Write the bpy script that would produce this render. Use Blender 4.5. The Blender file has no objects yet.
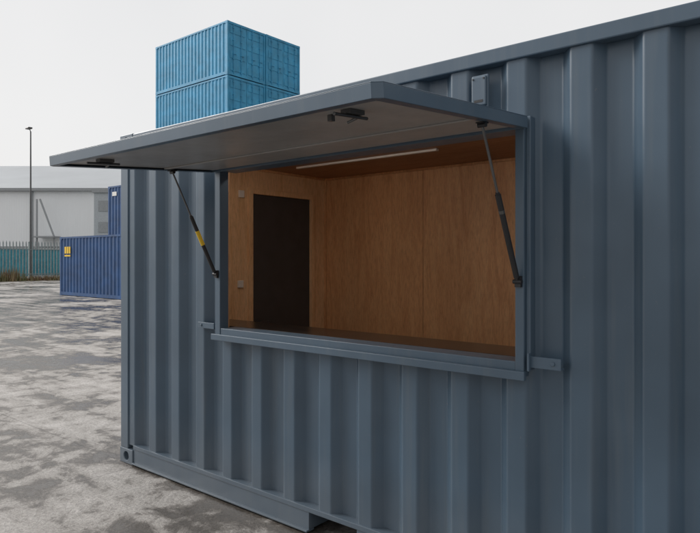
import bpy, bmesh, math, random
from mathutils import Vector, Matrix
random.seed(7)
scene = bpy.context.scene
COL = scene.collection

# ------------------------------------------------------------------ helpers
def empty(name, loc=(0,0,0), rotz=0.0):
    e = bpy.data.objects.new(name, None)
    e.location = loc; e.rotation_euler = (0,0,rotz)
    COL.objects.link(e); return e

class MB:
    def __init__(s): s.bm = bmesh.new()
    def box(s, x0,x1,y0,y1,z0,z1, M=None):
        vs=[(x0,y0,z0),(x1,y0,z0),(x1,y1,z0),(x0,y1,z0),(x0,y0,z1),(x1,y0,z1),(x1,y1,z1),(x0,y1,z1)]
        if M is not None: vs=[M@Vector(v) for v in vs]
        v=[s.bm.verts.new(p) for p in vs]
        for f in ((0,3,2,1),(4,5,6,7),(0,1,5,4),(1,2,6,5),(2,3,7,6),(3,0,4,7)):
            s.bm.faces.new([v[i] for i in f])
    def prism(s, pts, z0, z1, M=None):
        f=lambda p,z: (M@Vector((p[0],p[1],z))) if M is not None else Vector((p[0],p[1],z))
        a=[s.bm.verts.new(f(p,z0)) for p in pts]; b=[s.bm.verts.new(f(p,z1)) for p in pts]
        n=len(pts)
        s.bm.faces.new(a[::-1]); s.bm.faces.new(b)
        for i in range(n):
            j=(i+1)%n; s.bm.faces.new([a[i],a[j],b[j],b[i]])
    def poly(s, pts):
        s.bm.faces.new([s.bm.verts.new(p) for p in pts])
    def cyl(s, a, b, r, n=16, r2=None):
        a=Vector(a); b=Vector(b); r2 = r if r2 is None else r2
        d=(b-a).normalized(); up=Vector((0,0,1)) if abs(d.z)<.95 else Vector((1,0,0))
        u=d.cross(up).normalized(); w=d.cross(u)
        A=[];B=[]
        for i in range(n):
            t=2*math.pi*i/n; o=u*math.cos(t)+w*math.sin(t)
            A.append(s.bm.verts.new(a+o*r)); B.append(s.bm.verts.new(b+o*r2))
        for i in range(n):
            j=(i+1)%n; s.bm.faces.new([A[i],A[j],B[j],B[i]])
        s.bm.faces.new(A[::-1]); s.bm.faces.new(B)
    def sheet(s, prof, z0, z1):
        a=[s.bm.verts.new((x,y,z0)) for x,y in prof]; b=[s.bm.verts.new((x,y,z1)) for x,y in prof]
        for i in range(len(prof)-1): s.bm.faces.new([a[i],a[i+1],b[i+1],b[i]])
    def mesh(s, name, mats, recalc=True):
        if recalc: bmesh.ops.recalc_face_normals(s.bm, faces=s.bm.faces)
        me=bpy.data.meshes.new(name); s.bm.to_mesh(me); s.bm.free()
        for m in (mats if isinstance(mats,list) else [mats]): me.materials.append(m)
        return me
    def obj(s, name, mat, parent=None, bevel=0, smooth=False):
        me=s.mesh(name,mat)
        return mkobj(name, me, parent, bevel, smooth)

def mkobj(name, me, parent=None, bevel=0, smooth=False):
    o=bpy.data.objects.new(name, me); COL.objects.link(o)
    if parent: o.parent=parent
    if bevel:
        m=o.modifiers.new('bevel','BEVEL'); m.width=bevel; m.segments=2; m.limit_method='ANGLE'; m.angle_limit=math.radians(40)
    if smooth:
        for p in me.polygons: p.use_smooth=True
        try:
            me.set_sharp_from_angle(angle=math.radians(40))
        except Exception: pass
    return o

# ------------------------------------------------------------------ materials
def new_mat(name):
    m=bpy.data.materials.new(name); m.use_nodes=True
    nt=m.node_tree; b=nt.nodes['Principled BSDF']; return m,nt,b
def N(nt,t,**k):
    n=nt.nodes.new(t)
    for a,v in k.items():
        if a in n.inputs: n.inputs[a].default_value=v
        else: setattr(n,a,v)
    return n
def ramp(nt, fac, stops):
    r=nt.nodes.new('ShaderNodeValToRGB'); e=r.color_ramp.elements
    e[0].position=stops[0][0]; e[0].color=stops[0][1]
    e[1].position=stops[-1][0]; e[1].color=stops[-1][1]
    for p,c in stops[1:-1]:
        x=e.new(p); x.color=c
    nt.links.new(fac, r.inputs[0]); return r
def g(v,a=1): return (v,v,v,a)
def coords(nt, scale=(1,1,1), kind='Object'):
    tc=nt.nodes.new('ShaderNodeTexCoord'); mp=nt.nodes.new('ShaderNodeMapping')
    mp.inputs['Scale'].default_value=scale
    nt.links.new(tc.outputs[kind], mp.inputs[0]); return mp.outputs[0]
def mixc(nt, fac, a, b, mode='MIX'):
    m=nt.nodes.new('ShaderNodeMix'); m.data_type='RGBA'; m.blend_type=mode
    for s,v in ((m.inputs[0],fac),(m.inputs[6],a),(m.inputs[7],b)):
        if isinstance(v,(int,float,tuple)): s.default_value=v
        else: nt.links.new(v,s)
    return m.outputs[2]

def paint(name, col, rough=.42, var=.18, dirt=.25, bump=.15, spec=.5, cheap=False):
    m,nt,b=new_mat(name); L=nt.links
    c=coords(nt,(1,1,1))
    n1=N(nt,'ShaderNodeTexNoise',Scale=1.7,Detail=3.0,Roughness=.6); L.new(c,n1.inputs[0])
    r1=ramp(nt,n1.outputs[0],[(.3,g(1-var)),(.7,g(1+var*.6))])
    base=mixc(nt,1.0,(*col,1),r1.outputs[0],'MULTIPLY')
    cs=coords(nt,(14,14,.7))
    n2=N(nt,'ShaderNodeTexNoise',Scale=1.0,Detail=3.0,Roughness=.65); L.new(cs,n2.inputs[0])
    r2=ramp(nt,n2.outputs[0],[(.52,g(0)),(.78,g(dirt))])
    dc=tuple(min(1,x*.6+.10) for x in col)
    base=mixc(nt,r2.outputs[0],base,(dc[0]*1.05,dc[1],dc[2]*.9,1))
    if not cheap:
        n3=N(nt,'ShaderNodeTexNoise',Scale=55.0,Detail=3.0,Roughness=.7); L.new(c,n3.inputs[0])
        r3=ramp(nt,n3.outputs[0],[(.68,g(0)),(.75,g(dirt*.8))])
        base=mixc(nt,r3.outputs[0],base,(.25,.22,.19,1))
        n4=N(nt,'ShaderNodeTexNoise',Scale=3.2,Detail=1.0); L.new(c,n4.inputs[0])
        bp=N(nt,'ShaderNodeBump',Strength=bump,Distance=.02); L.new(n4.outputs[0],bp.inputs['Height'])
        L.new(bp.outputs[0],b.inputs['Normal'])
        sp=N(nt,'ShaderNodeSeparateXYZ'); L.new(c,sp.inputs[0])
        mr=N(nt,'ShaderNodeMapRange'); mr.inputs[1].default_value=.0; mr.inputs[2].default_value=.5; mr.inputs[3].default_value=.45; mr.inputs[4].default_value=0
        L.new(sp.outputs[2],mr.inputs[0])
        mm=N(nt,'ShaderNodeMath',operation='MULTIPLY'); L.new(mr.outputs[0],mm.inputs[0]); L.new(n1.outputs[0],mm.inputs[1])
        base=mixc(nt,mm.outputs[0],base,(.19,.17,.145,1))
    L.new(base,b.inputs['Base Color'])
    rr=N(nt,'ShaderNodeMapRange'); rr.inputs[3].default_value=rough-.08; rr.inputs[4].default_value=rough+.16
    L.new(n2.outputs[0],rr.inputs[0]); L.new(rr.outputs[0],b.inputs['Roughness'])
    b.inputs['Specular IOR Level'].default_value=spec
    return m

def simple(name,col,rough=.5,metal=0.0,var=.1,scale=8):
    m,nt,b=new_mat(name); L=nt.links
    n=N(nt,'ShaderNodeTexNoise',Scale=float(scale),Detail=3.0); L.new(coords(nt),n.inputs[0])
    r=ramp(nt,n.outputs[0],[(.3,g(1-var)),(.7,g(1+var))])
    L.new(mixc(nt,1.0,(*col,1),r.outputs[0],'MULTIPLY'),b.inputs['Base Color'])
    b.inputs['Roughness'].default_value=rough; b.inputs['Metallic'].default_value=metal
    return m

def plywood(name, c1, c2, scl=(6,6,.8), rough=.5):
    m,nt,b=new_mat(name); L=nt.links
    c=coords(nt,scl)
    n=N(nt,'ShaderNodeTexNoise',Scale=1.4,Detail=4.0,Roughness=.62,Distortion=1.8); L.new(c,n.inputs[0])
    r=ramp(nt,n.outputs[0],[(.3,(*c1,1)),(.5,tuple((a+d)/2*1.05 for a,d in zip(c1,c2))+(1,)),(.72,(*c2,1))])
    f=N(nt,'ShaderNodeTexNoise',Scale=16.0,Detail=4.0,Roughness=.75); L.new(c,f.inputs[0])
    rf=ramp(nt,f.outputs[0],[(.35,g(.76)),(.5,g(.97)),(.65,g(1.08))])
    big=N(nt,'ShaderNodeTexNoise',Scale=.9,Detail=1.0); L.new(coords(nt),big.inputs[0])
    rb=ramp(nt,big.outputs[0],[(.3,g(.85)),(.7,g(1.1))])
    x=mixc(nt,1.0,r.outputs[0],rf.outputs[0],'MULTIPLY'); x=mixc(nt,1.0,x,rb.outputs[0],'MULTIPLY')
    L.new(x,b.inputs['Base Color']); b.inputs['Roughness'].default_value=rough
    return m

M_wall=paint('blue_grey_paint',(.062,.098,.138),rough=.30,var=.14,dirt=.25,bump=.25)
M_frame=paint('blue_grey_frame_paint',(.070,.107,.148),rough=.30,var=.12,dirt=.2,bump=.05)
M_under=paint('hatch_underside_paint',(.32,.31,.30),rough=.34,var=.2,dirt=.3,bump=.45)
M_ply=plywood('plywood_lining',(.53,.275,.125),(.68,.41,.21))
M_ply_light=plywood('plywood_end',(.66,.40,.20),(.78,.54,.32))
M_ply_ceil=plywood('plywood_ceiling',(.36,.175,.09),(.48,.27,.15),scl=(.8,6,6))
M_door=simple('dark_door',(.045,.045,.048),.4)
M_black=simple('black_rubber',(.015,.015,.017),.5)
M_counter=simple('dark_counter',(.022,.016,.013),.22,var=.25)
M_steel=simple('galvanised_steel',(.45,.46,.47),.35,.8)
M_dsteel=simple('dark_steel',(.12,.12,.12),.35,.7)
M_yellow=simple('yellow_label',(.75,.48,.02),.5)
M_white=simple('white_plastic',(.70,.68,.64),.4,var=.03)
M_wood=simple('floor_ply',(.10,.06,.035),.6)
M_joint=simple('sheet_joint',(.10,.045,.02),.8)
M_fill,nt,b=new_mat('interior_fill_emitter'); b.inputs['Base Color'].default_value=(.85,.85,.85,1)  # glow for the added out-of-view bars that fill the interior
b.inputs['Emission Color'].default_value=(1,.94,.87,1); b.inputs['Emission Strength'].default_value=9.5
M_cyan=paint('cyan_paint',(.04,.29,.50),rough=.5,var=.25,dirt=.35,cheap=True)
M_blue=paint('blue_paint',(.015,.070,.20),rough=.5,var=.3,dirt=.3,cheap=True)
M_teal=paint('teal_paint',(.05,.27,.34),rough=.55,var=.3,dirt=.3,cheap=True)

# ------------------------------------------------------------------ corrugation profile
def profile(s0,s1,pitch,flat_o,slope,depth,phase=0.0,y0=0.0,fil=.010,nf=4):
    flat_i=pitch-flat_o-2*slope
    raw=[]; k=math.floor((s0-phase)/pitch)-1
    while True:
        b=phase+k*pitch
        if b>s1+pitch: break
        raw += [(b,0),(b+flat_o,0),(b+flat_o+slope,depth),(b+flat_o+slope+flat_i,depth)]
        k+=1
    pts=[]
    for i in range(1,len(raw)-1):
        p=Vector(raw[i]); a=Vector(raw[i-1]); c=Vector(raw[i+1])
        if nf==0: pts.append(tuple(p)); continue
        A=p+(a-p).normalized()*fil; C=p+(c-p).normalized()*fil
        for j in range(nf+1):
            t=j/nf; q=A*(1-t)**2+p*2*t*(1-t)+C*t*t; pts.append((q.x,q.y))
    out=[]
    def yat(x):
        for i in range(len(pts)-1):
            if pts[i][0]<=x<=pts[i+1][0]:
                d=pts[i+1][0]-pts[i][0]; t=0 if d==0 else (x-pts[i][0])/d
                return pts[i][1]*(1-t)+pts[i+1][1]*t
        return 0
    out.append((s0,yat(s0)+y0))
    out += [(x,y+y0) for x,y in pts if s0<x<s1]
    out.append((s1,yat(s1)+y0))
    return out

# ------------------------------------------------------------------ MAIN CONTAINER KIOSK
X0,X1=-.205,5.855; W=2.44; H=2.59
WL,WR=1.031,3.204
ZB,ZT=1.086,2.245
kiosk=empty('shipping_container_kiosk')
PX0,PX1=X0+.105,X1-.105
WP=dict(pitch=.292,flat_o=.092,slope=.050,depth=.054,phase=.182,y0=.010,fil=.009)
mb=MB()
def front(s0,s1,z0,z1):
    mb.sheet(profile(s0,s1,**WP),z0,z1)
zr0,zr1=.150,2.52
front(PX0,WL+.03,zr0,zr1); front(WL+.03,WR-.02,zr0,ZB+.02); front(WL+.03,WR-.02,ZT-.02,zr1); front(WR-.02,PX1,zr0,zr1)
mb.obj('corrugated_front_wall',M_wall,kiosk)
mb=MB()
mb.sheet([(x,W-y) for x,y in profile(PX0,PX1,**WP)],zr0,zr1)
for xe,sg in ((X0+.012,1),(X1-.012,-1)):
    pr=[(xe+sg*y,x) for x,y in profile(.11,W-.11,.25,.08,.05,.045,phase=.02)]
    mb.sheet(pr,zr0,zr1)
mb.obj('rear_and_end_walls',M_wall,kiosk)
mb=MB()
pr=profile(X0+.1,X1-.1,.21,.08,.03,.02,nf=0)
for i in range(len(pr)-1):
    (xa,ya),(xb,yb)=pr[i],pr[i+1]
    mb.poly([(xa,.06,H-.02-ya),(xb,.06,H-.02-yb),(xb,W-.06,H-.02-yb),(xa,W-.06,H-.02-ya)])
mb.obj('roof',M_wall,kiosk)
mb=MB()
for y0,y1 in ((0,.11),(W-.11,W)):
    mb.box(X0,X0+.105,y0,y1,.118,H-.118); mb.box(X1-.105,X1,y0,y1,.118,H-.118)
mb.box(X0+.1815,X1-.1815,-.004,.062,2.515,H-.006)
mb.box(X0+.1815,X1-.1815,W-.06,W,2.515,H-.006)
for xe in ((X0,X0+.06),(X1-.06,X1)):
    mb.box(xe[0],xe[1],.169,W-.169,2.50,H-.006); mb.box(xe[0],xe[1],.169,W-.169,.015,.16)
mb.box(X0+.1815,X1-.1815,W-.06,W,.015,.155)
mb.box(X0+.105,X0+.128,.014,.05,.16,2.51)
mb.obj('corner_posts_and_rails',M_frame,kiosk,bevel=.006)
mb=MB()
pk=[(1.86,2.22),(3.43,3.79)]
xs=[X0+.1815,pk[0][0],pk[0][1],pk[1][0],pk[1][1],X1-.1815]
mb.box(xs[0],xs[5],-.002,.066,.128,.158)
for a,bq in ((0,1),(2,3),(4,5)):
    mb.box(xs[a],xs[bq],.004,.014,.016,.1279)
    mb.box(xs[a],xs[bq],-.016,.050,.012,.0235)
for p in pk:
    mb.box(p[0]-.008,p[0],.0142,W-.1,.024,.127); mb.box(p[1],p[1]+.008,.0142,W-.1,.024,.127)
    mb.box(p[0]-.008,p[1]+.008,.0145,W-.1,.118,.1275)
mb.obj('bottom_rail',M_frame,kiosk,bevel=.003)
mb=MB()
mb.box(X0+.19,X1-.19,.07,W-.07,.129,.16)
x=X0+.4
while x<X1-.3:
    if all(not(p[0]-.1<x<p[1]+.1) for p in pk): mb.box(x,x+.045,.05,W-.1,.03,.1275)
    x+=.3
mb.obj('cross_members',M_black,kiosk)
def mk_castings(L,Wd,Hh,x0,mat,parent):
    b1=MB(); cut=MB()
    for cx in (x0,x0+L-.178):
        for cy in (0,Wd-.162):
            for cz in (0,Hh-.118):
                b1.box(cx-.003,cx+.181,cy-.006,cy+.168,cz,cz+.118)
    o=b1.obj('corner_castings',mat,parent)
    for cx in (x0,x0+L-.178):
        for cy in (-.006,Wd+.006):
            for cz in (0,Hh-.118):
                cut.cyl((cx+.089,cy-.04,cz+.059),(cx+.089,cy+.04,cz+.059),.034,20)
    for cxx in (x0-.003,x0+L+.003):
        for cy in (.081,Wd-.081):
            for cz in (0,Hh-.118):
                cut.cyl((cxx-.04,cy,cz+.059),(cxx+.04,cy,cz+.059),.034,20)
    co=cut.obj('cutter',mat)
    bo=o.modifiers.new('b','BOOLEAN'); bo.object=co; bo.operation='DIFFERENCE'; bo.solver='EXACT'
    bpy.context.view_layer.update()
    dg=bpy.context.evaluated_depsgraph_get()
    me=bpy.data.meshes.new_from_object(o.evaluated_get(dg))
    o.modifiers.clear(); o.data=me
    bpy.data.objects.remove(co)
    m=o.modifiers.new('bevel','BEVEL'); m.width=.006; m.segments=2; m.limit_method='ANGLE'; m.angle_limit=math.radians(60)
mk_castings(X1-X0,W,H,X0,M_frame,kiosk)

# window frame (angle section jambs, shallow reveal)
mb=MB()
yo=-.032; JD=.040
mb.box(WL,WL+.052,yo,JD,ZB+.0,ZT)
mb.box(WR-.042,WR,yo,.10,ZB,ZT)
mb.box(WL+.0525,WR-.0425,yo+.002,.10,ZT-.055,ZT-.001)
mb.box(WL+.0525,WR-.0425,yo+.004,.10,ZB+.002,ZB+.066)
mb.box(WL-.012,WR+.012,yo-.026,yo-.001,ZB-.012,ZB+.028)
mb.box(WL-.014,WL-.0005,-.012,.038,ZB+.03,ZT)
mb.box(WR+.0005,WR+.022,-.012,.04,ZB+.03,ZT)
mb.obj('hatch_frame',M_frame,kiosk,bevel=.003)
mb=MB()
mb.box(WR+.0225,WR+.165,-.030,-.022,1.132,1.182); mb.box(WR+.0225,WR+.165,-.0215,.012,1.132,1.140)
mb.box(WR+.0225,WR+.032,-.052,-.0305,1.118,1.196)
mb.box(WL-.19,WL-.0145,-.030,-.022,1.140,1.180); mb.box(WL-.19,WL-.0145,-.0215,.012,1.140,1.148)
mb.cyl((WR+.13,-.036,1.158),(WR+.13,-.028,1.158),.010,6); mb.cyl((WL-.15,-.036,1.160),(WL-.15,-.028,1.160),.009,6)
mb.obj('locking_brackets',M_frame,kiosk,bevel=.002)
mb=MB()
mb.box(2.940,3.015,-.026,.012,2.325,2.462)
mb.box(2.934,3.021,-.012,.004,2.315,2.472)
mb.obj('air_vent',M_frame,kiosk,bevel=.006)
mb=MB(); mb.box(2.955,3.0,-.0275,-.0262,2.34,2.352); mb.cyl((2.95,-.030,2.45),(2.95,-.0262,2.45),.004,8); mb.cyl((3.005,-.030,2.45),(3.005,-.0262,2.45),.004,8)
mb.obj('air_vent_slot',M_black,kiosk)

# hatch flap
beta=math.radians(-4.3); FW=1.085
hz=2.238
Mf=Matrix.Translation((0,yo-.012,hz))@Matrix(((1,0,0,0),(0,-math.cos(beta),math.sin(beta),0),(0,math.sin(beta),math.cos(beta),0),(0,0,0,1)))
FL,FR=WL-.022,WR+.022
t=.052; ch=.028; th=.004
def flap_outline(i):
    return [(FL+i,.0+i),(FR-i,.0+i),(FR-i,FW-ch-i*.4),(FR-ch-i*.4,FW-i),(FL+ch+i*.4,FW-i),(FL+i,FW-ch-i*.4)]
mb=MB()
mb.prism(flap_outline(0),-.003,0,Mf)
o0=flap_outline(0.0); o1=flap_outline(th)
for i in range(6):
    j=(i+1)%6
    mb.prism([o0[i],o0[j],o1[j],o1[i]],-t,-.0032,Mf)
o2=flap_outline(.0045); o3=flap_outline(.042)
for i in range(1,6):
    j=(i+1)%6
    mb.prism([o2[i],o2[j],o3[j],o3[i]],-t,-t+.003,Mf)
mb.obj('hatch_flap_tray',M_frame,kiosk,bevel=.0012)
mb=MB()
mb.box(FL+.040,FR-.040,.02,FW-.040,-t+.012,-t+.016,Mf)
mb.box(FL+.050,FR-.050,.36,.40,-t+.004,-t+.0118,Mf)
mb.obj('hatch_flap_underside',M_under,kiosk,bevel=.002)
mb=MB()
mb.cyl(Mf@Vector((FL+.02,-.004,-.006)),Mf@Vector((FR-.02,-.004,-.006)),.009,12)
mb.obj('hinge',M_frame,kiosk)
mb=MB()
for sx in (2.995,1.325):
    mb.box(sx-.022,sx+.022,.89,.97,-t-.004,-t+.011,Mf)
    mb.cyl(Mf@Vector((sx,.85,-t-.010)),Mf@Vector((sx,1.03,-t-.010)),.006,12)
    mb.cyl(Mf@Vector((sx,.90,-t-.010)),Mf@Vector((sx-.05,.90,-t-.022)),.005,10)
mb.box(2.88,2.90,.915,.935,-t-.012,-t+.011,Mf)
mb.obj('slide_bolts',M_dsteel,kiosk,bevel=.001)
mb=MB()
mb.box(3.02,3.10,.90,.95,.0005,.008,Mf); mb.cyl(Mf@Vector((3.0,.925,.018)),Mf@Vector((3.13,.925,.018)),.009,12)
mb.box(3.10,3.115,.90,.95,.0082,.03,Mf)
mb.obj('lifting_handle',M_dsteel,kiosk,bevel=.002)
def strut(s, name, label):
    top=Mf@Vector((s,.34,-t-.012)); bot=Vector((s,yo-.018,1.51))
    d=(bot-top); mid=top+d*.42
    m=MB(); m.cyl(top,mid,.0055,14); m.obj(name+'_rod',M_dsteel,kiosk,smooth=True)
    m=MB(); m.cyl(mid,bot-d*.03,.0125,20); m.cyl(mid-d*.012,mid,.009,20)
    m.cyl(bot-d*.03,bot,.007,12)
    m.cyl(bot-Vector((.02,0,0)),bot+Vector((.02,0,0)),.010,12); m.cyl(top-Vector((.018,0,0)),top+Vector((.018,0,0)),.010,12)
    m.box(s-.014,s+.014,yo-.018,yo-.0005,1.485,1.535)
    m.box(s-.016,s+.016,.315,.365,-t-.006,-t-.0005,Mf)
    m.obj(name+'_body',M_black,kiosk,smooth=True)
    m=MB()
    if label: m.cyl(mid+d*.14,mid+d*.28,.0132,20); m.obj(name+'_label',M_yellow,kiosk,smooth=True)
    else: m.cyl(mid+d*.10,mid+d*.12,.0131,20); m.obj(name+'_label',M_dsteel,kiosk,smooth=True)
strut(WL+.026,'gas_strut_a',True); strut(WR-.022,'gas_strut_b',False)

# interior lining
IX=-.012; YB=2.22; ZC=2.455; ZF=.17
mb=MB(); jb=MB()
bx=IX
while bx<5.70:
    mb.box(bx+.002,min(bx+1.218,5.72),YB,YB+.015,ZF,ZC-.001); jb.box(bx-.004,bx+.008,YB+.004,YB+.0045,ZF,ZC-.002); bx+=1.22
for a,bq,z0,z1 in ((IX,WL-.03,ZF,ZC),(WR-.04,5.72,ZF,ZC),(WL-.0295,WR-.0405,ZF,ZB+.03),(WL-.0295,WR-.0405,ZT-.03,ZC)):
    mb.box(a+.001,bq-.001,.1005,.115,z0,z1-.001)
mb.box(5.72,5.735,.1,YB,ZF,ZC)
mb.obj('plywood_wall_lining',M_ply,kiosk)
jb.obj('sheet_joints',M_joint,kiosk)
mb=MB()
dY0,dY1,dZ=1.205,1.985,2.215
mb.box(IX-.015,IX,.116,dY0-.05,ZF,ZC-.001); mb.box(IX-.015,IX,dY1+.05,YB-.001,ZF,ZC-.001); mb.box(IX-.015,IX,dY0-.05,dY1+.05,dZ+.05,ZC-.001)
mb.obj('plywood_end_lining',M_ply_light,kiosk)
mb=MB()
mb.box(IX-.012,IX+.022,dY0-.05,dY0,ZF,dZ+.05); mb.box(IX-.012,IX+.022,dY1,dY1+.05,ZF,dZ+.05); mb.box(IX-.012,IX+.021,dY0+.0005,dY1-.0005,dZ,dZ+.05)
mb.obj('door_frame',M_ply_light,kiosk,bevel=.003)
mb=MB()
mb.box(IX-.045,IX-.005,dY0+.001,dY1-.001,ZF,dZ-.001)
mb.cyl((IX-.004,dY0+.06,1.02),(IX+.05,dY0+.06,1.02),.010,12); mb.box(IX+.04,IX+.055,dY0+.05,dY0+.17,1.011,1.029)
mb.obj('interior_door',M_door,kiosk,bevel=.002)
mb=MB()
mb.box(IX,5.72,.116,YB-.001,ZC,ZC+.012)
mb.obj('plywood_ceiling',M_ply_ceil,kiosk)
mb=MB()
mb.box(IX+.001,5.71,YB-.018,YB-.0005,ZC-.022,ZC-.0015); mb.box(IX+.0005,IX+.018,.12,YB-.02,ZC-.022,ZC-.0015)
mb.box(IX+.0005,IX+.02,YB-.022,YB-.0005,ZF,ZC-.023)
mb.obj('ceiling_trim',M_ply,kiosk)
mb=MB(); mb.box(IX-.1,5.74,.07,YB+.1,.161,ZF); mb.obj('floor',M_wood,kiosk)
mb=MB(); mb.box(IX+.08,4.6,.1155,.43,1.122,1.150); mb.box(IX+.08,4.6,.40,.428,1.08,1.1215)
mb.obj('serving_counter',M_counter,kiosk,bevel=.003)
# unseen glowing bars added over the counter to brighten the interior; plain white cable trunking across the middle of the ceiling
mb=MB(); mb.box(.45,2.05,.40,.47,ZC-.030,ZC-.001); mb.box(3.0,4.6,.40,.47,ZC-.030,ZC-.001); mb.obj('added_fill_bars',M_fill,kiosk)
mb=MB(); mb.box(.35,1.85,1.42,1.455,ZC-.018,ZC-.001); mb.obj('cable_trunking',M_white,kiosk,bevel=.002)
mb=MB()
mb.box(IX,IX+.02,1.04,1.10,2.17,2.235); mb.box(IX,IX+.02,1.03,1.09,1.35,1.415)
mb.obj('switch_boxes',M_white,kiosk,bevel=.004)

# ------------------------------------------------------------------ generic background container
def build_container_mesh(L,Wd,Hh,mat,tag):
    mb=MB(); e=.10
    p=profile(e,L-e,.28,.075,.068,.036,phase=.03,y0=.008,nf=0)
    mb.sheet(p,.15,Hh-.08); mb.sheet([(x,Wd-y) for x,y in p],.15,Hh-.08)
    q=profile(e,Wd-e,.25,.1,.03,.04,phase=.03,y0=.02,nf=0)
    mb.sheet([(y,x) for x,y in q],.15,Hh-.08)
    mb.poly([(e,.02,Hh-.02),(L-e,.02,Hh-.02),(L-e,Wd-.02,Hh-.02),(e,Wd-.02,Hh-.02)])
    mb.poly([(e,.02,.14),(L-e,.02,.14),(L-e,Wd-.02,.14),(e,Wd-.02,.14)])
    for y0,y1 in ((e,Wd/2-.01),(Wd/2+.01,Wd-e)):
        mb.box(L-.06,L-.03,y0,y1,.14,Hh-.1)
        for z in (.25,.85,1.45,2.05): 
            if z+.35<Hh-.12: mb.box(L-.03,L-.012,y0+.08,y1-.08,z,z+.35)
    body=mb.mesh('corrugated_body'+tag,mat)
    mb=MB()
    for x0,x1 in ((0,e),(L-e,L)):
        for y0,y1 in ((0,e),(Wd-e,Wd)): mb.box(x0,x1,y0,y1,.118,Hh-.118)
    for y0,y1 in ((0,.05),(Wd-.05,Wd)):
        mb.box(e,L-e,y0,y1,Hh-.08,Hh-.005); mb.box(e,L-e,y0,y1,.02,.16)
    for x0,x1 in ((0,.05),(L-.05,L)):
        mb.box(x0,x1,e,Wd-e,Hh-.11,Hh-.004); mb.box(x0,x1,e,Wd-e,.02,.15)
    for cx in (-.004,L-.174):
        for cy in (-.004,Wd-.158):
            for cz in (0,Hh-.118): mb.box(cx,cx+.178,cy,cy+.162,cz,cz+.118)
    frame=mb.mesh('frame'+tag,mat)
    mb=MB()
    for y in (.38,.86,Wd-.86,Wd-.38):
        mb.cyl((L+.012,y,.1),(L+.012,y,Hh-.08),.017,8)
        mb.box(L+.005,L+.04,y-.04,y+.16,1.05,1.08)
        for z in (.2,.8,1.7,2.3): mb.box(L-.01,L+.03,y-.045,y+.045,z,z+.05)
    bars=mb.mesh('lock_bars'+tag,mat)
    return body,frame,bars
def place_container(meshes,loc,rz=0,labels=None):
    e=empty('shipping_container',loc,rz)
    for me,n in zip(meshes,('corrugated_body','frame','lock_bars')):
        mkobj(n,me,e)
    if labels:
        for (x0,x1,z0,z1,m) in labels:
            b_=MB(); b_.box(x0,x1,-.006,.0,z0,z1); b_.obj('label_plate',m,e)
    return e
cy=build_container_mesh(6.06,2.44,2.59,M_cyan,'_c')
bl=build_container_mesh(6.06,2.44,2.59,M_blue,'_b')
te=build_container_mesh(6.06,2.44,2.59,M_teal,'_t')
for lvl in range(5):
    for k in range(2):
        jx=random.uniform(-.05,.05)
        place_container(cy,(-19.12-6.06+jx,16.44+k*2.46,lvl*2.62),0, None)
place_container(bl,(-23.3,10.35,0),0,[(.45,.62,1.85,2.15,M_yellow),(.66,.80,1.85,2.15,M_yellow),(.84,.98,1.85,2.15,M_yellow),(.45,.98,1.72,1.79,M_yellow)])
for l in range(2): place_container(bl,(-24.5,13.3,l*2.6),0,[(.4,.8,2.1,2.3,M_white)])
place_container(te,(-58,17.5,0),math.radians(80)); place_container(te,(-60,24.5,0),math.radians(84)); place_container(te,(-59,8,0),math.radians(84))

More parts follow.
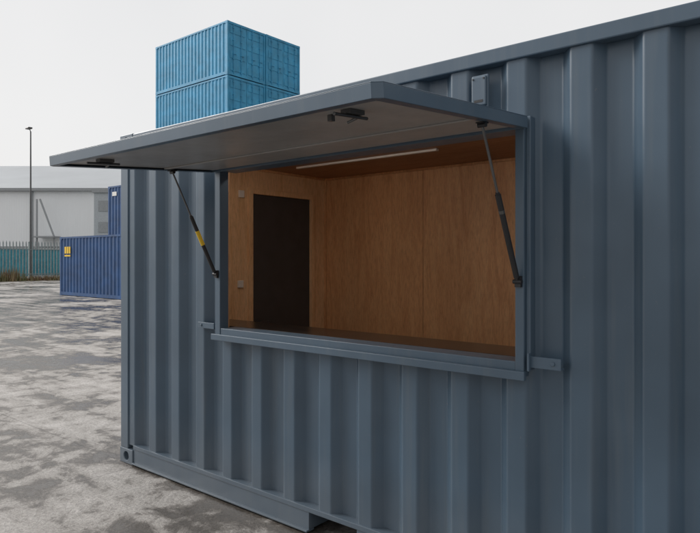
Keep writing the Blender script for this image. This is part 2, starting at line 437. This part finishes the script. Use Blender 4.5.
# ------------------------------------------------------------------ GROUND
def ground_mat():
    m,nt,b=new_mat('damp_concrete'); L=nt.links
    c=coords(nt)
    n1=N(nt,'ShaderNodeTexNoise',Scale=.50,Detail=5.0,Roughness=.60,Distortion=.4); L.new(c,n1.inputs[0])
    n2=N(nt,'ShaderNodeTexNoise',Scale=3.6,Detail=7.0,Roughness=.70,Distortion=.5); L.new(c,n2.inputs[0])
    n3=N(nt,'ShaderNodeTexNoise',Scale=42.0,Detail=4.0,Roughness=.75); L.new(c,n3.inputs[0])
    mp=N(nt,'ShaderNodeMapping'); mp.inputs['Rotation'].default_value=(0,0,math.radians(20)); mp.inputs['Scale'].default_value=(.20,2.6,1)
    L.new(c,mp.inputs[0])
    n4=N(nt,'ShaderNodeTexNoise',Scale=1.0,Detail=5.0,Roughness=.6,Distortion=.3); L.new(mp.outputs[0],n4.inputs[0])
    add=N(nt,'ShaderNodeMath',operation='MULTIPLY_ADD'); L.new(n2.outputs[0],add.inputs[0]); add.inputs[1].default_value=.75; L.new(n1.outputs[0],add.inputs[2])
    add2=N(nt,'ShaderNodeMath',operation='MULTIPLY_ADD'); L.new(n4.outputs[0],add2.inputs[0]); add2.inputs[1].default_value=.60; L.new(add.outputs[0],add2.inputs[2])
    sub=N(nt,'ShaderNodeMapRange'); sub.inputs[1].default_value=.97; sub.inputs[2].default_value=1.40; L.new(add2.outputs[0],sub.inputs[0])
    dry=ramp(nt,sub.outputs[0],[(0,(.075,.066,.058,1)),(.38,(.115,.102,.09,1)),(.50,(.20,.183,.168,1)),(.60,(.34,.32,.30,1)),(1,(.48,.455,.435,1))])
    fine=ramp(nt,n3.outputs[0],[(.35,g(.72)),(.6,g(1.10))])
    colr=mixc(nt,1.0,dry.outputs[0],fine.outputs[0],'MULTIPLY')
    br=N(nt,'ShaderNodeTexBrick',Scale=1.0); br.offset=0; L.new(c,br.inputs[0])
    br.inputs['Mortar Size'].default_value=.010; br.inputs['Mortar Smooth'].default_value=.6; br.inputs['Brick Width'].default_value=6.0; br.inputs['Row Height'].default_value=4.5
    br.inputs['Color1'].default_value=g(1); br.inputs['Color2'].default_value=g(.96); br.inputs['Mortar'].default_value=g(.75)
    colr=mixc(nt,1.0,colr,br.outputs[0],'MULTIPLY')
    L.new(colr,b.inputs['Base Color'])
    rr=ramp(nt,sub.outputs[0],[(0,g(.10)),(.30,g(.18)),(.46,g(.48)),(.60,g(.85))])
    L.new(rr.outputs[0],b.inputs['Roughness'])
    st=ramp(nt,sub.outputs[0],[(.0,g(.08)),(.30,g(.20)),(.52,g(.7))])
    hm=N(nt,'ShaderNodeMath',operation='MULTIPLY_ADD'); L.new(n2.outputs[0],hm.inputs[0]); hm.inputs[1].default_value=1.2; L.new(n3.outputs[0],hm.inputs[2])
    bp=N(nt,'ShaderNodeBump',Distance=.012); L.new(hm.outputs[0],bp.inputs['Height']); L.new(st.outputs[0],bp.inputs['Strength'])
    L.new(bp.outputs[0],b.inputs['Normal'])
    return m
mb=MB(); mb.poly([(-600,-600,0),(600,-600,0),(600,600,0),(-600,600,0)]); mb.obj('ground',ground_mat())

M_soil=simple('verge_soil',(.09,.075,.045),.95,var=.4,scale=3)
mb=MB(); mb.poly([(-52,-70,.004),(-42.6,-70,.004),(-42.6,90,.004),(-52,90,.004)]); mb.obj('grass_verge_ground',M_soil)
mg,nt,b=new_mat('dry_grass')
oi=N(nt,'ShaderNodeTexNoise',Scale=.8,Detail=4.0); nt.links.new(coords(nt),oi.inputs[0])
rg=ramp(nt,oi.outputs[0],[(.35,(.08,.10,.035,1)),(.5,(.20,.16,.08,1)),(.65,(.18,.10,.06,1))]); nt.links.new(rg.outputs[0],b.inputs['Base Color']); b.inputs['Roughness'].default_value=.9
mb=MB()
for i in range(11000):
    y=random.uniform(-5,50); x=-43.6+random.gauss(0,.6)
    h=random.uniform(.15,.5)*(2.4 if math.sin(y*1.3)+math.sin(y*.7+2)>.9 else .9); w=random.uniform(.02,.05); a=random.uniform(0,3.14)
    dx,dy=math.cos(a)*w,math.sin(a)*w; lx,ly=random.gauss(0,.12),random.gauss(0,.12)
    mb.poly([(x-dx,y-dy,0),(x+dx,y+dy,0),(x+lx,y+ly,h)])
mb.obj('grass',mg)

M_fence=simple('galvanised_fence',(.24,.28,.28),.55,.2,var=.2)
fence=empty('palisade_fence')
mb=MB(); y=-40
while y<70:
    mb.box(-44.03,-43.99,y,y+.07,.05,2.8); 
    mb.poly([(-44.03,y,2.8),(-44.03,y+.07,2.8),(-44.01,y+.035,2.98)]); mb.poly([(-43.99,y,2.8),(-43.99,y+.07,2.8),(-44.01,y+.035,2.98)])
    y+=.23
mb.obj('pales',M_fence,fence)
mb=MB()
mb.box(-44.08,-44.035,-40,70,.45,.51); mb.box(-44.08,-44.035,-40,70,2.3,2.36)
y=-40
while y<70: mb.box(-44.2,-44.085,y,y+.1,0,2.9); y+=2.75
mb.obj('rails_and_posts',M_fence,fence)

lp=empty('street_lamp',(-47.4,19.3,0))
mb=MB(); mb.cyl((0,0,0),(0,0,1.2),.12,16); mb.cyl((0,0,1.2),(0,0,11.9),.085,16,.05); mb.cyl((0,0,11.85),(.5,-.3,12.0),.035,10)
mb.obj('pole',M_dsteel,lp,smooth=True)
mb=MB(); mb.box(.35,.95,-.58,-.25,11.93,12.06); mb.obj('lamp_head',M_dsteel,lp,bevel=.03)

def cladding(name,col,sc):
    m,nt,b=new_mat(name); L=nt.links
    w=N(nt,'ShaderNodeTexWave',Scale=sc); w.bands_direction='X'; L.new(coords(nt),w.inputs[0])
    bp=N(nt,'ShaderNodeBump',Strength=.3,Distance=.03); L.new(w.outputs[1],bp.inputs['Height']); L.new(bp.outputs[0],b.inputs['Normal'])
    n=N(nt,'ShaderNodeTexNoise',Scale=.15,Detail=4.0); L.new(coords(nt,(1,1,.3)),n.inputs[0])
    r=ramp(nt,n.outputs[0],[(.3,g(.90)),(.7,g(1.03))]); L.new(mixc(nt,1.0,(*col,1),r.outputs[0],'MULTIPLY'),b.inputs['Base Color'])
    b.inputs['Roughness'].default_value=.55; return m
M_clad=cladding('white_cladding',(.84,.85,.86),1.0); M_roof=cladding('grey_roof_sheet',(.38,.40,.42),1.0)
M_trim=simple('grey_trim',(.30,.31,.32),.6)
wh=empty('warehouse',(-69.9,39.6,0),math.radians(39.8))
A,B_=-62,36; D=44; E=10.8; R=16.8
mb=MB()
mb.poly([(A,0,0),(B_,0,0),(B_,0,E),(A,0,E)]); mb.poly([(A,D,0),(B_,D,0),(B_,D,E),(A,D,E)])
for x in (A,B_): mb.poly([(x,0,0),(x,D,0),(x,D,E),(x,D/2,R),(x,0,E)])
mb.obj('walls',M_clad,wh)
mb=MB()
mb.poly([(A-.3,-.5,E-.08),(B_+.3,-.5,E-.08),(B_+.3,D/2,R+.1),(A-.3,D/2,R+.1)]); mb.poly([(A-.3,D+.5,E-.08),(B_+.3,D+.5,E-.08),(B_+.3,D/2,R+.1),(A-.3,D/2,R+.1)])
mb.obj('roof',M_roof,wh)
mb=MB(); mb.box(A-.3,B_+.3,-.65,-.2,E-.45,E-.1)
x=A+3
while x<B_: mb.box(x,x+.18,-.22,-.02,0,E-.46); x+=12
mb.obj('gutter_and_downpipes',M_trim,wh)
mb=MB(); mb.box(A,B_,-.12,-.01,3.0,3.25)
for x in (-44,-20,16): mb.box(x,x+5,-.1,-.02,0,2.99)
mb.obj('roller_doors_and_band',M_trim,wh)
st=MB()
st.cyl((-9.2,-1.5,9.2),(-7.4,-1.5,4.4),.12,8); st.cyl((-9.6,-1.5,9.2),(-9.6,-1.5,0),.12,8); st.cyl((-7.4,-1.5,4.4),(-7.4,-1.5,0),.12,8); st.box(-9.7,-7.2,-2.2,-.13,4.3,4.5)
st.obj('external_steelwork',M_trim,wh)
an=empty('annex_building',(-62.1,33.1,0),math.radians(39.8))
mb=MB(); mb.box(-.7,9,0,7,0,9.1); mb.obj('walls',simple('annex_render',(.42,.44,.46),.7),an)
mb=MB(); mb.box(-.9,9.2,-.2,7.2,9.1,9.4)
for x in (-.2,2,5):
    for z in (2,4.6,7.0): mb.box(x,x+1.1,-.06,-.001,z,z+1.2)
mb.obj('roof_trim_and_windows',M_trim,an)

# ------------------------------------------------------------------ WORLD / SUN / CAMERA
w=bpy.data.worlds.new('World'); scene.world=w; w.use_nodes=True; nt=w.node_tree
bg=nt.nodes['Background']
sky=nt.nodes.new('ShaderNodeTexSky'); sky.sky_type='NISHITA'; sky.sun_disc=False
el=math.radians(32); azm=math.radians(-158)
sd=Vector((math.cos(azm)*math.cos(el), math.sin(azm)*math.cos(el), math.sin(el)))
sky.sun_elevation=el; sky.sun_rotation=math.atan2(sd.x,sd.y)
sky.dust_density=4.0; sky.air_density=1.0
tc=nt.nodes.new('ShaderNodeTexCoord'); ns=N(nt,'ShaderNodeTexNoise',Scale=1.6,Detail=3.0); nt.links.new(tc.outputs['Generated'],ns.inputs[0])
cl=ramp(nt,ns.outputs[0],[(.3,(8.2,8.2,8.25,1)),(.7,(9.1,9.05,9.0,1))])
dt=nt.nodes.new('ShaderNodeVectorMath'); dt.operation='DOT_PRODUCT'; nt.links.new(tc.outputs['Generated'],dt.inputs[0]); dt.inputs[1].default_value=tuple(sd)
gm=N(nt,'ShaderNodeMapRange'); gm.interpolation_type='SMOOTHSTEP'; gm.inputs[1].default_value=.80; gm.inputs[2].default_value=1.0; gm.inputs[3].default_value=1.0; gm.inputs[4].default_value=2.6
nt.links.new(dt.outputs['Value'],gm.inputs[0])
gd=N(nt,'ShaderNodeMapRange'); gd.interpolation_type='SMOOTHSTEP'; gd.inputs[1].default_value=-.9; gd.inputs[2].default_value=0.0; gd.inputs[3].default_value=.5; gd.inputs[4].default_value=1.0
nt.links.new(dt.outputs['Value'],gd.inputs[0])
pm=N(nt,'ShaderNodeMath',operation='MULTIPLY'); nt.links.new(gm.outputs[0],pm.inputs[0]); nt.links.new(gd.outputs[0],pm.inputs[1])
cl2=nt.nodes.new('ShaderNodeVectorMath'); cl2.operation='SCALE'; nt.links.new(cl.outputs[0],cl2.inputs[0]); nt.links.new(pm.outputs[0],cl2.inputs['Scale'])
mx=mixc(nt,.92,sky.outputs[0],cl2.outputs[0])
nt.links.new(mx,bg.inputs[0]); bg.inputs[1].default_value=.10
sl=bpy.data.lights.new('sun','SUN'); sl.energy=2.1; sl.angle=math.radians(24); sl.color=(1,.97,.93)
so=bpy.data.objects.new('sun',sl); COL.objects.link(so); so.rotation_euler=sd.to_track_quat('Z','Y').to_euler()

cam=bpy.data.cameras.new('camera'); co=bpy.data.objects.new('camera',cam); COL.objects.link(co)
cam.sensor_width=36; cam.lens=31.9; cam.shift_y=-.0107; cam.clip_end=3000; cam.clip_start=.05
co.location=(4.369,-2.632,1.61); co.rotation_euler=(math.radians(90),0,math.radians(39.8))
scene.camera=co
scene.view_settings.view_transform='Standard'; scene.view_settings.look='None'; scene.view_settings.exposure=0
